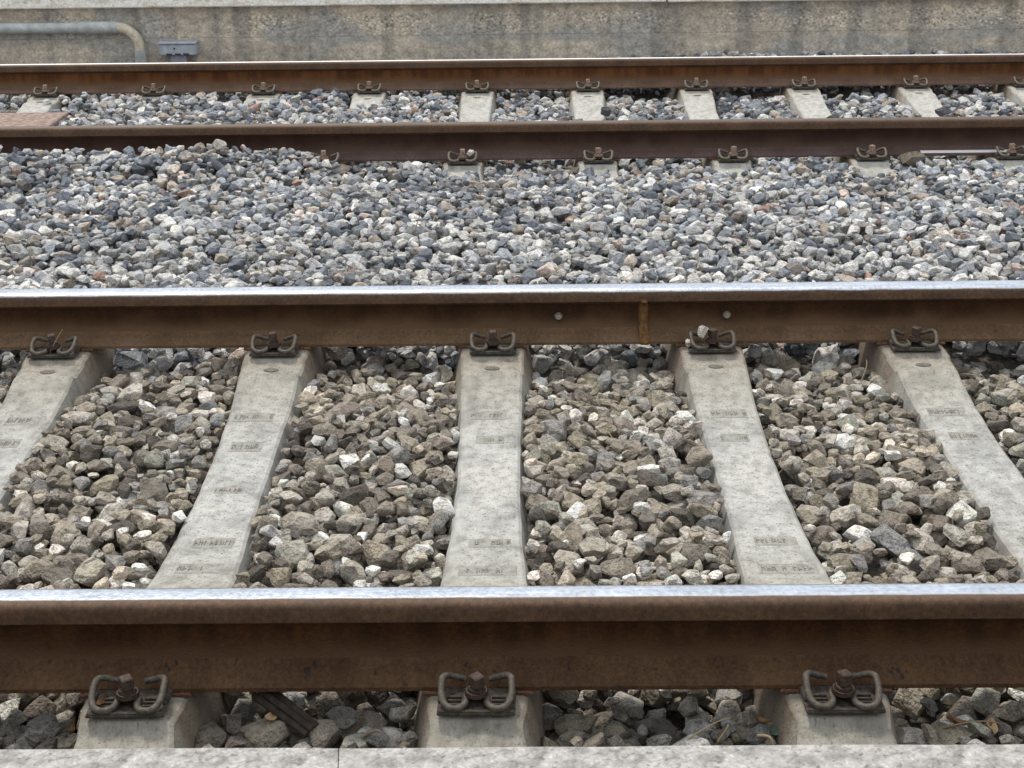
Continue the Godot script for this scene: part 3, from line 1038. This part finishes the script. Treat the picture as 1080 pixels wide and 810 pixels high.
func near_platform() -> void:
	var t := thing("platform_edge", "pale pitted concrete platform edge along the bottom of the picture", "platform", Vector3(0, 0, -PLATFORM_DEPTH))
	var r := noise(77, 9.0, 3)
	var joints := [-14.0, -4.25, -2.23, -0.205, 1.82, 3.85, 14.0]
	for k in joints.size() - 1:
		var st := begin()
		var n := 28
		# slab with a slightly chipped front arris; its ends wander a little like the crack in the photograph
		var at := func(i: int, row: int) -> Vector3:
			var f := float(i) / n
			var z: float = [0.0, 0.0, 0.007, 0.30, 0.62][row]
			var y: float = [-0.16, -0.008, 0.0, 0.0, 0.0][row]
			var x := lerpf(joints[k] + 0.0005, joints[k + 1] - 0.0005, f)
			var crack := 0.03 * r.get_noise_2d(z * 9.0, joints[k] if i == 0 else joints[k + 1]) + z * 0.10
			if i == 0 or i == n: x += crack
			var chip := absf(r.get_noise_2d(x * 3.0, 4.0)) * 0.004
			return Vector3(x, PLATFORM_TOP + y - (chip if row == 1 else 0.0), z + (chip if row == 2 else 0.0))
		for i in n:
			for row in 4:
				flat_quad(st, at.call(i, row), at.call(i + 1, row), at.call(i + 1, row + 1), at.call(i, row + 1), Vector3(0, 1, -0.8))
		flat_quad(st, Vector3(joints[k], PLATFORM_TOP - 0.16, 0), Vector3(joints[k + 1], PLATFORM_TOP - 0.16, 0), Vector3(joints[k + 1], PLATFORM_TOP - 0.16, 0.62), Vector3(joints[k], PLATFORM_TOP - 0.16, 0.62), Vector3.DOWN)
		for e in [0, n]:
			flat_quad(st, at.call(e, 0), at.call(e, 1), at.call(e, 3), at.call(e, 3) - Vector3(0, 0.16, 0), Vector3(-1 if e == 0 else 1, 0, 0))
		part("edge_slab", st.commit(), M["platform"], t)
	var st2 := begin()
	flat_quad(st2, Vector3(-14, -0.5, 0.06), Vector3(14, -0.5, 0.06), Vector3(14, PLATFORM_TOP - 0.16, 0.06), Vector3(-14, PLATFORM_TOP - 0.16, 0.06), Vector3(0, 0, -1))
	part("support_wall", st2.commit(), M["platform"], t)
	var st := begin()
	flat_quad(st, Vector3(-160, 0, 0), Vector3(160, 0, 0), Vector3(160, 0, 300), Vector3(-160, 0, 300), Vector3.UP)
	var o := part(numbered("pavement"), st.commit(), M["paving"], self, Vector3(0, PLATFORM_TOP - 0.002, -PLATFORM_DEPTH + 0.62))
	tag(o, "grey platform paving behind the near platform edge", "pavement", "", "structure")


func wall_fittings() -> void:
	var z := -WALL_DEPTH
	var t := thing("drain_pipe", "grey plastic pipe with a cream bend running along the wall at left", "pipe", Vector3(-2.475, 0.084, z + 0.052))
	part("straight_pipe", tube([Vector3(-6, 0, 0), Vector3(-0.30, 0, 0)], [0.0325, 0.0325], 18), M["pipe_grey"], t)
	part("coupling", tube([Vector3(-0.302, 0, 0), Vector3(-0.298, 0, 0), Vector3(-0.02, 0, 0), Vector3(-0.016, 0, 0)], [0.034, 0.037, 0.037, 0.034], 18), M["pipe_grey"], t)
	var bend := []
	for k in 9:
		var a := PI / 2.0 * k / 8.0
		bend.append(Vector3(-0.02 + 0.125 * sin(a), -0.125 + 0.125 * cos(a), 0))
	var elbow := [Vector3(-0.05, 0, 0)]
	elbow.append_array(bend)
	elbow.append(Vector3(0.105, -0.16, 0))
	part("elbow", tube(elbow, filled(elbow.size(), 0.031), 18), M["pipe_cream"], t)
	part("lower_sleeve", tube([Vector3(0.105, -0.135, 0), Vector3(0.105, -0.142, 0), Vector3(0.105, -0.36, 0)], [0.032, 0.0365, 0.0365], 18), M["pipe_grey"], t)
	part("pipe_clamp", tube([Vector3(-1.62, 0, 0), Vector3(-1.59, 0, 0)], [0.036, 0.036], 18), M["box_grey"], t)
	var b := thing("junction_box", "small grey metal box fixed to the wall beside the cream pipe bend", "box", Vector3(-2.13, -0.055, z))
	part("cover", block(Vector3(0.225, 0.068, 0.085), 0.006), M["box_grey"], b, Vector3(0, 0.004, 0.045))
	part("lid", block(Vector3(0.235, 0.014, 0.10), 0.004), M["box_grey"], b, Vector3(0, 0.045, 0.048))
	for x in [-0.055, 0.0, 0.05]:
		part("slot", block(Vector3(0.036, 0.012, 0.006), 0.001), M["dark_slot"], b, Vector3(x, -0.023, 0.0865))
	part("screw", tube([Vector3(0, 0, 0), Vector3(0, 0, 0.005)], [0.006, 0.005], 10), M["dark_slot"], b, Vector3(-0.02, 0.012, 0.0875))
	part("bracket", block(Vector3(0.10, 0.05, 0.04), 0.004), M["box_grey"], b, Vector3(-0.01, -0.056, 0.03))


# ---------------------------------------------------------------- loose things
func surface_y(x: float, d: float) -> float:
	return height[cell_of(x, d)]


func leaf_mesh(l: float, w: float, curl: float) -> ArrayMesh:
	var st := begin()
	var n := 6
	var at := func(i: int, s: float) -> Vector3:
		var f := float(i) / n
		var half := w * sin(PI * pow(f, 0.8)) + 0.0006
		return Vector3(l * (f - 0.5), curl * (f - 0.4) * (f - 0.4) * 2.0 + absf(s) * curl * 0.5, s * half)
	for lay in [0.0, -0.0006]:
		for i in n:
			for s in [[-1.0, 0.0], [0.0, 1.0]]:
				var o := Vector3(0, lay, 0)
				flat_quad(st, at.call(i, s[0]) + o, at.call(i + 1, s[0]) + o, at.call(i + 1, s[1]) + o, at.call(i, s[1]) + o, Vector3.UP if lay == 0.0 else Vector3.DOWN)
	return st.commit()


func stalk(x: float, d: float, to: Vector3, r: float, bend: float) -> ArrayMesh:
	var pts := []
	for k in 7:
		var f := k / 6.0
		pts.append(to * f + Vector3(bend * sin(PI * f) * 0.5, bend * sin(PI * f), bend * sin(PI * f) * 0.3))
	var radii := []
	for k in 7: radii.append(r * (1.0 - 0.1 * k))
	return tube(pts, radii, 6)


func litter() -> void:
	# leaves and twigs in the gap in front of the first rail, and on it
	for a in [["dry_leaf", -0.735, 2.055, 0.030, "leaf_orange", "small orange dry leaf lying on the guide plate of the leftmost near clip", -0.143], ["dry_leaf", -0.80, 2.07, 0.030, "leaf_orange", "orange dry leaf among dark stones left of the leftmost near sleeper end", 99.0], ["dry_leaf", -0.775, 2.055, 0.040, "leaf_tan", "tan dry leaf beside the leftmost near sleeper end", 99.0], ["dry_leaf", -0.455, 2.09, 0.05, "leaf_tan", "long pale dry leaf sticking out under the first rail", 99.0], ["dry_leaf", 0.405, 2.085, 0.032, "leaf_orange", "brownish orange leaf on dark stones left of the third near sleeper end", 99.0], ["dry_leaf", 0.80, 2.07, 0.052, "leaf_tan", "tan strip of dry leaf on dark stones at the lower right", 99.0], ["dry_leaf", 0.865, 2.06, 0.036, "leaf_orange", "reddish dry leaf by the platform edge at the lower right", 99.0], ["dry_leaf", 0.745, 2.09, 0.048, "leaf_brown", "brown curled leaf right of the third near sleeper end", 99.0]]:
		var y: float = a[6] if a[6] < 1.0 else surface_y(a[1], a[2]) + 0.006
		alone(a[0], leaf_mesh(a[3] * 0.75, a[3] * 0.19, 0.014), M[a[4]], a[5], "leaf", Vector3(a[1], y, -a[2]), Vector3(rng.randf_range(-0.3, 0.3), rng.randf() * TAU, rng.randf_range(-0.3, 0.3)), "dry leaves in the ballast")
	for a in [[0.275, 2.06, Vector3(0.075, 0.03, -0.02), 0.0016, "straw", "pale bent twig leaning on stones between the second and third near sleepers"], [0.325, 2.05, Vector3(0.015, 0.035, 0.0), 0.0022, "straw", "short pale twig standing by the longer bent twig"], [-0.29, 2.07, Vector3(0.035, 0.02, 0.02), 0.0025, "twig", "short brown twig lying left of the second near sleeper end"], [0.72, 2.08, Vector3(0.10, 0.015, 0.01), 0.0022, "twig", "thin brown twig lying on dark stones at the lower right"], [0.395, 2.06, Vector3(0.025, -0.012, 0.02), 0.003, "straw", "stubby pale twig left of the third near sleeper end"], [-1.375, 3.80, Vector3(0.065, 0.095, 0.03), 0.0016, "straw", "thin dry grass blade leaning over the leftmost clip of the second rail"], [0.16, 3.42, Vector3(0.06, 0.012, 0.16), 0.0018, "straw", "thin pale grass stem on stones between the middle sleepers"], [0.20, 3.50, Vector3(0.05, 0.01, 0.12), 0.0016, "straw", "second pale grass stem beside the one between the middle sleepers"], [0.94, 3.72, Vector3(0.02, 0.05, -0.04), 0.0018, "straw", "thin dry stem beside the rightmost clip of the second rail"], [-0.40, 4.93, Vector3(0.03, 0.09, 0.02), 0.0022, "straw", "pale dry stalk standing in the grey stones between the tracks"]]:
		var y := surface_y(a[0], a[1])
		if a[5].contains("leftmost clip of the second"): y = -0.165
		alone("twig" if a[4] == "twig" or a[5].contains("twig") else "grass_stem", stalk(a[0], a[1], a[2], a[3], 0.012), M[a[4]], a[5], "twig" if a[5].contains("twig") else "stem", Vector3(a[0], y + 0.003, -a[1]))
	var cap := tube([Vector3(0, -0.002, 0), Vector3(0, 0.003, 0), Vector3(0, 0.004, 0)], [0.008, 0.0082, 0.0065], 14)
	alone("bottle_cap", cap, M["white_scrap"], "small white round cap on dark stones left of the middle near sleeper end", "cap", Vector3(-0.185, surface_y(-0.185, 2.07) + 0.006, -2.07), Vector3(0.7, 0, 0.1))
	alone("foil_scrap", leaf_mesh(0.03, 0.007, 0.012), M["green_scrap"], "tiny green scrap beside the third near sleeper end", "scrap", Vector3(0.43, surface_y(0.43, 2.08) + 0.006, -2.08), Vector3(0.5, 0.6, 0.2))
	# broken piece of wood behind the leftmost near sleeper end
	var st := begin()
	for k in 3:
		add_block(st, Vector3(0.15 - 0.012 * k, 0.012, 0.012), 0.002, Vector3(0.004 * k, 0.004 * (k % 2), -0.024 + 0.012 * k), Basis(Vector3.UP, 0.02 * k))
	alone("wood_splinter", st.commit(), M["bark"], "dark splintered piece of wood leaning on stones under the first rail", "wood", Vector3(-0.445, surface_y(-0.445, 2.1) + 0.022, -2.1), Vector3(0.45, -0.75, -0.40))


func loose_stones_on_things() -> void:
	# single stones that lie on the concrete or on the steel
	var shape := [stone_mesh(950), stone_mesh(951), stone_mesh(952), stone_mesh(953)]
	var tones := {"dark": s2l(95, 98, 104), "brown": s2l(128, 118, 104), "pale": s2l(215, 210, 202), "grey": s2l(140, 140, 138)}
	var mats := {}
	for k in tones:
		mats[k] = M["stone"].duplicate()
		mats[k].resource_name = "stone_" + k
		mats[k].albedo_color = tones[k].linear_to_srgb()
	for a in [[1.70, 6.17, -0.172, 0.066, 0.030, 0.042, "brown", "flat brown stone lying against the foot of the third rail at right", 0], [2.10, 7.05, -0.185, 0.050, 0.032, 0.04, "dark", "dark stone on the far sleeper at right, the nearer of two", 1], [2.135, 7.27, -0.185, 0.040, 0.030, 0.035, "dark", "dark stone on the far sleeper at right, the farther of two", 2], [0.42, 7.38, -0.187, 0.030, 0.028, 0.03, "dark", "small dark stone on the pale far sleeper just right of centre", 3], [0.27, 7.15, -0.19, 0.035, 0.02, 0.03, "grey", "grey stone at the edge of the pale far sleeper just right of centre", 1], [1.56, 7.2, -0.19, 0.028, 0.016, 0.022, "dark", "small dark stone on the second far sleeper from the right", 2], [-0.24, 6.17, -0.118, 0.018, 0.014, 0.016, "pale", "tiny white stone caught on the clip of the third rail", 0], [0.498, 3.795, -0.110, 0.019, 0.020, 0.016, "pale", "white stone wedged in the left loop of the fourth clip of the second rail", 1], [0.46, 3.80, -0.142, 0.012, 0.012, 0.012, "pale", "tiny white stone left of the fourth clip of the second rail", 3], [-1.34, 6.18, -0.085, 0.035, 0.03, 0.03, "pale", "pale stone at the top of the heap against the third rail", 2]]:
		var o := alone("stone", shape[a[8]], mats[a[6]], a[7], "stone")
		o.transform = Transform3D(Basis(Vector3.UP, rng.randf() * TAU if a[3] < 0.09 else 0.15) * Basis.from_scale(Vector3(a[3], a[4], a[5])), Vector3(a[0], a[2] + a[4] * 0.5, -a[1]))


func _ready() -> void:
	rng.seed = 20240611
	bump = noise(5, 1.0, 3)
	# camera
	var cam := Camera3D.new()
	cam.name = "camera"
	cam.fov = 30.27
	cam.far = 1000.0
	cam.near = 0.05
	cam.position = Vector3(0, 1.2677, 0)
	cam.rotation = Vector3(-0.3815, 0.01147, -0.01242)
	add_child(cam)
	cam.current = true
	# overcast sky
	var env := Environment.new()
	env.background_mode = Environment.BG_SKY
	var sm := ProceduralSkyMaterial.new()
	sm.sky_top_color = Color(0.965, 0.98, 1.0)
	sm.sky_horizon_color = Color(0.86, 0.89, 0.93)
	sm.sky_curve = 0.5
	sm.sky_energy_multiplier = 0.85
	sm.ground_horizon_color = Color(0.55, 0.54, 0.52)
	sm.ground_bottom_color = Color(0.45, 0.44, 0.42)
	sm.sun_angle_max = 1.0
	env.sky = Sky.new()
	env.sky.sky_material = sm
	env.tonemap_mode = Environment.TONE_MAPPER_LINEAR
	env.tonemap_exposure = 1.72
	env.sdfgi_enabled = true
	env.ssao_enabled = true
	env.ssil_enabled = true
	var we := WorldEnvironment.new()
	we.name = "world_environment"
	we.environment = env
	add_child(we)
	var sun := DirectionalLight3D.new()
	sun.name = "sun"
	sun.light_energy = 0.5
	sun.light_color = Color(1.0, 0.97, 0.93)
	sun.light_angular_distance = 10.0
	sun.shadow_enabled = true
	sun.rotation_degrees = Vector3(-64, -150, 0)
	add_child(sun)

	make_materials()
	make_fastening_meshes()
	far_wall()
	near_platform()
	# ballast
	lay_ballast()
	# rails
	var r1 := rail(0, "rusty rail nearest the platform edge, with polished bluish top", ["head_front", "web_front", "foot_front"])
	var r2 := rail(1, "second rail from the platform, brown with a weld rib and bright top", ["head_second", "web_second", "foot_second"])
	var r3 := rail(2, "third rail from the platform, dull brown top, half buried at left", ["head_third", "web_third", "foot_third"])
	var r4 := rail(3, "farthest rail below the concrete wall, orange brown web and thin bright top", ["head_fourth", "web_fourth", "foot_fourth"])
	weld_on(r2, 0.339)
	for x in [0.093, 0.582]:
		part("hole_plug", tube([Vector3(0, 0, 0.006), Vector3(0, 0, 0.0135), Vector3(0, 0, 0.0155)], [0.0125, 0.012, 0.008], 12), M["hole_plug"], r2, Vector3(x, -0.089, 0))
	var strip := begin()
	add_block(strip, Vector3(0.42, 0.0035, 0.02), 0.001, Vector3(0, 0, 0), Basis(Vector3.RIGHT, 0.30))
	part("bright_strip", strip.commit(), M["bright_steel"], r3, Vector3(1.96, -0.1395, 0.055))
	# sleepers
	var near_labels := ["concrete sleeper left of the frame, in front of the first crib of brown stones", "concrete sleeper of the near track running out of the left edge", "concrete sleeper of the near track, second from the left, with five worn panels", "middle concrete sleeper of the near track, pointing straight at the camera", "concrete near sleeper just right of the weld rib, white stone in its clip", "concrete sleeper of the near track running out of the right edge", "concrete sleeper right of the frame beyond the last brown stones"]
	for k in NEAR_SLEEPERS.size():
		sleeper(NEAR_SLEEPERS[k][0], NEAR_SLEEPERS[k][1], RAIL_DEPTH[0], near_labels[k], k, false)
	var far_labels := ["buried far sleeper well left of the rusty sheet", "buried far sleeper at the left end of the rusty sheet", "far sleeper beside the rusty sheet, only a pale block of it showing", "far sleeper under stones below the grey box on the wall", "far sleeper under stones, third from the left", "far sleeper with only its clip and far end clear of the stones", "pale far sleeper behind the middle near sleeper, leftmost of the clear ones", "pale far sleeper with a small dark stone on it, second of the clear ones", "pale far sleeper, third of the clear ones from the left", "pale far sleeper, fourth of the clear ones from the left", "pale far sleeper with two dark stones on it at the right", "far sleeper cut by the right edge of the picture", "far sleeper beyond the right edge of the picture"]
	for k in FAR_SLEEPERS.size():
		sleeper(FAR_SLEEPERS[k][0], FAR_SLEEPERS[k][1], RAIL_DEPTH[2], far_labels[k], k + 10, true)
	wall_fittings()
	alone("rusty_sheet", block(Vector3(1.2, 0.02, 0.40), 0.004), M["rust_sheet"], "flat rust-red sheet lying between the two far rails at the left edge", "sheet", Vector3(-2.93, -0.128, -7.03), Vector3(0, 0.02, 0))
	loose_stones_on_things()
	litter()
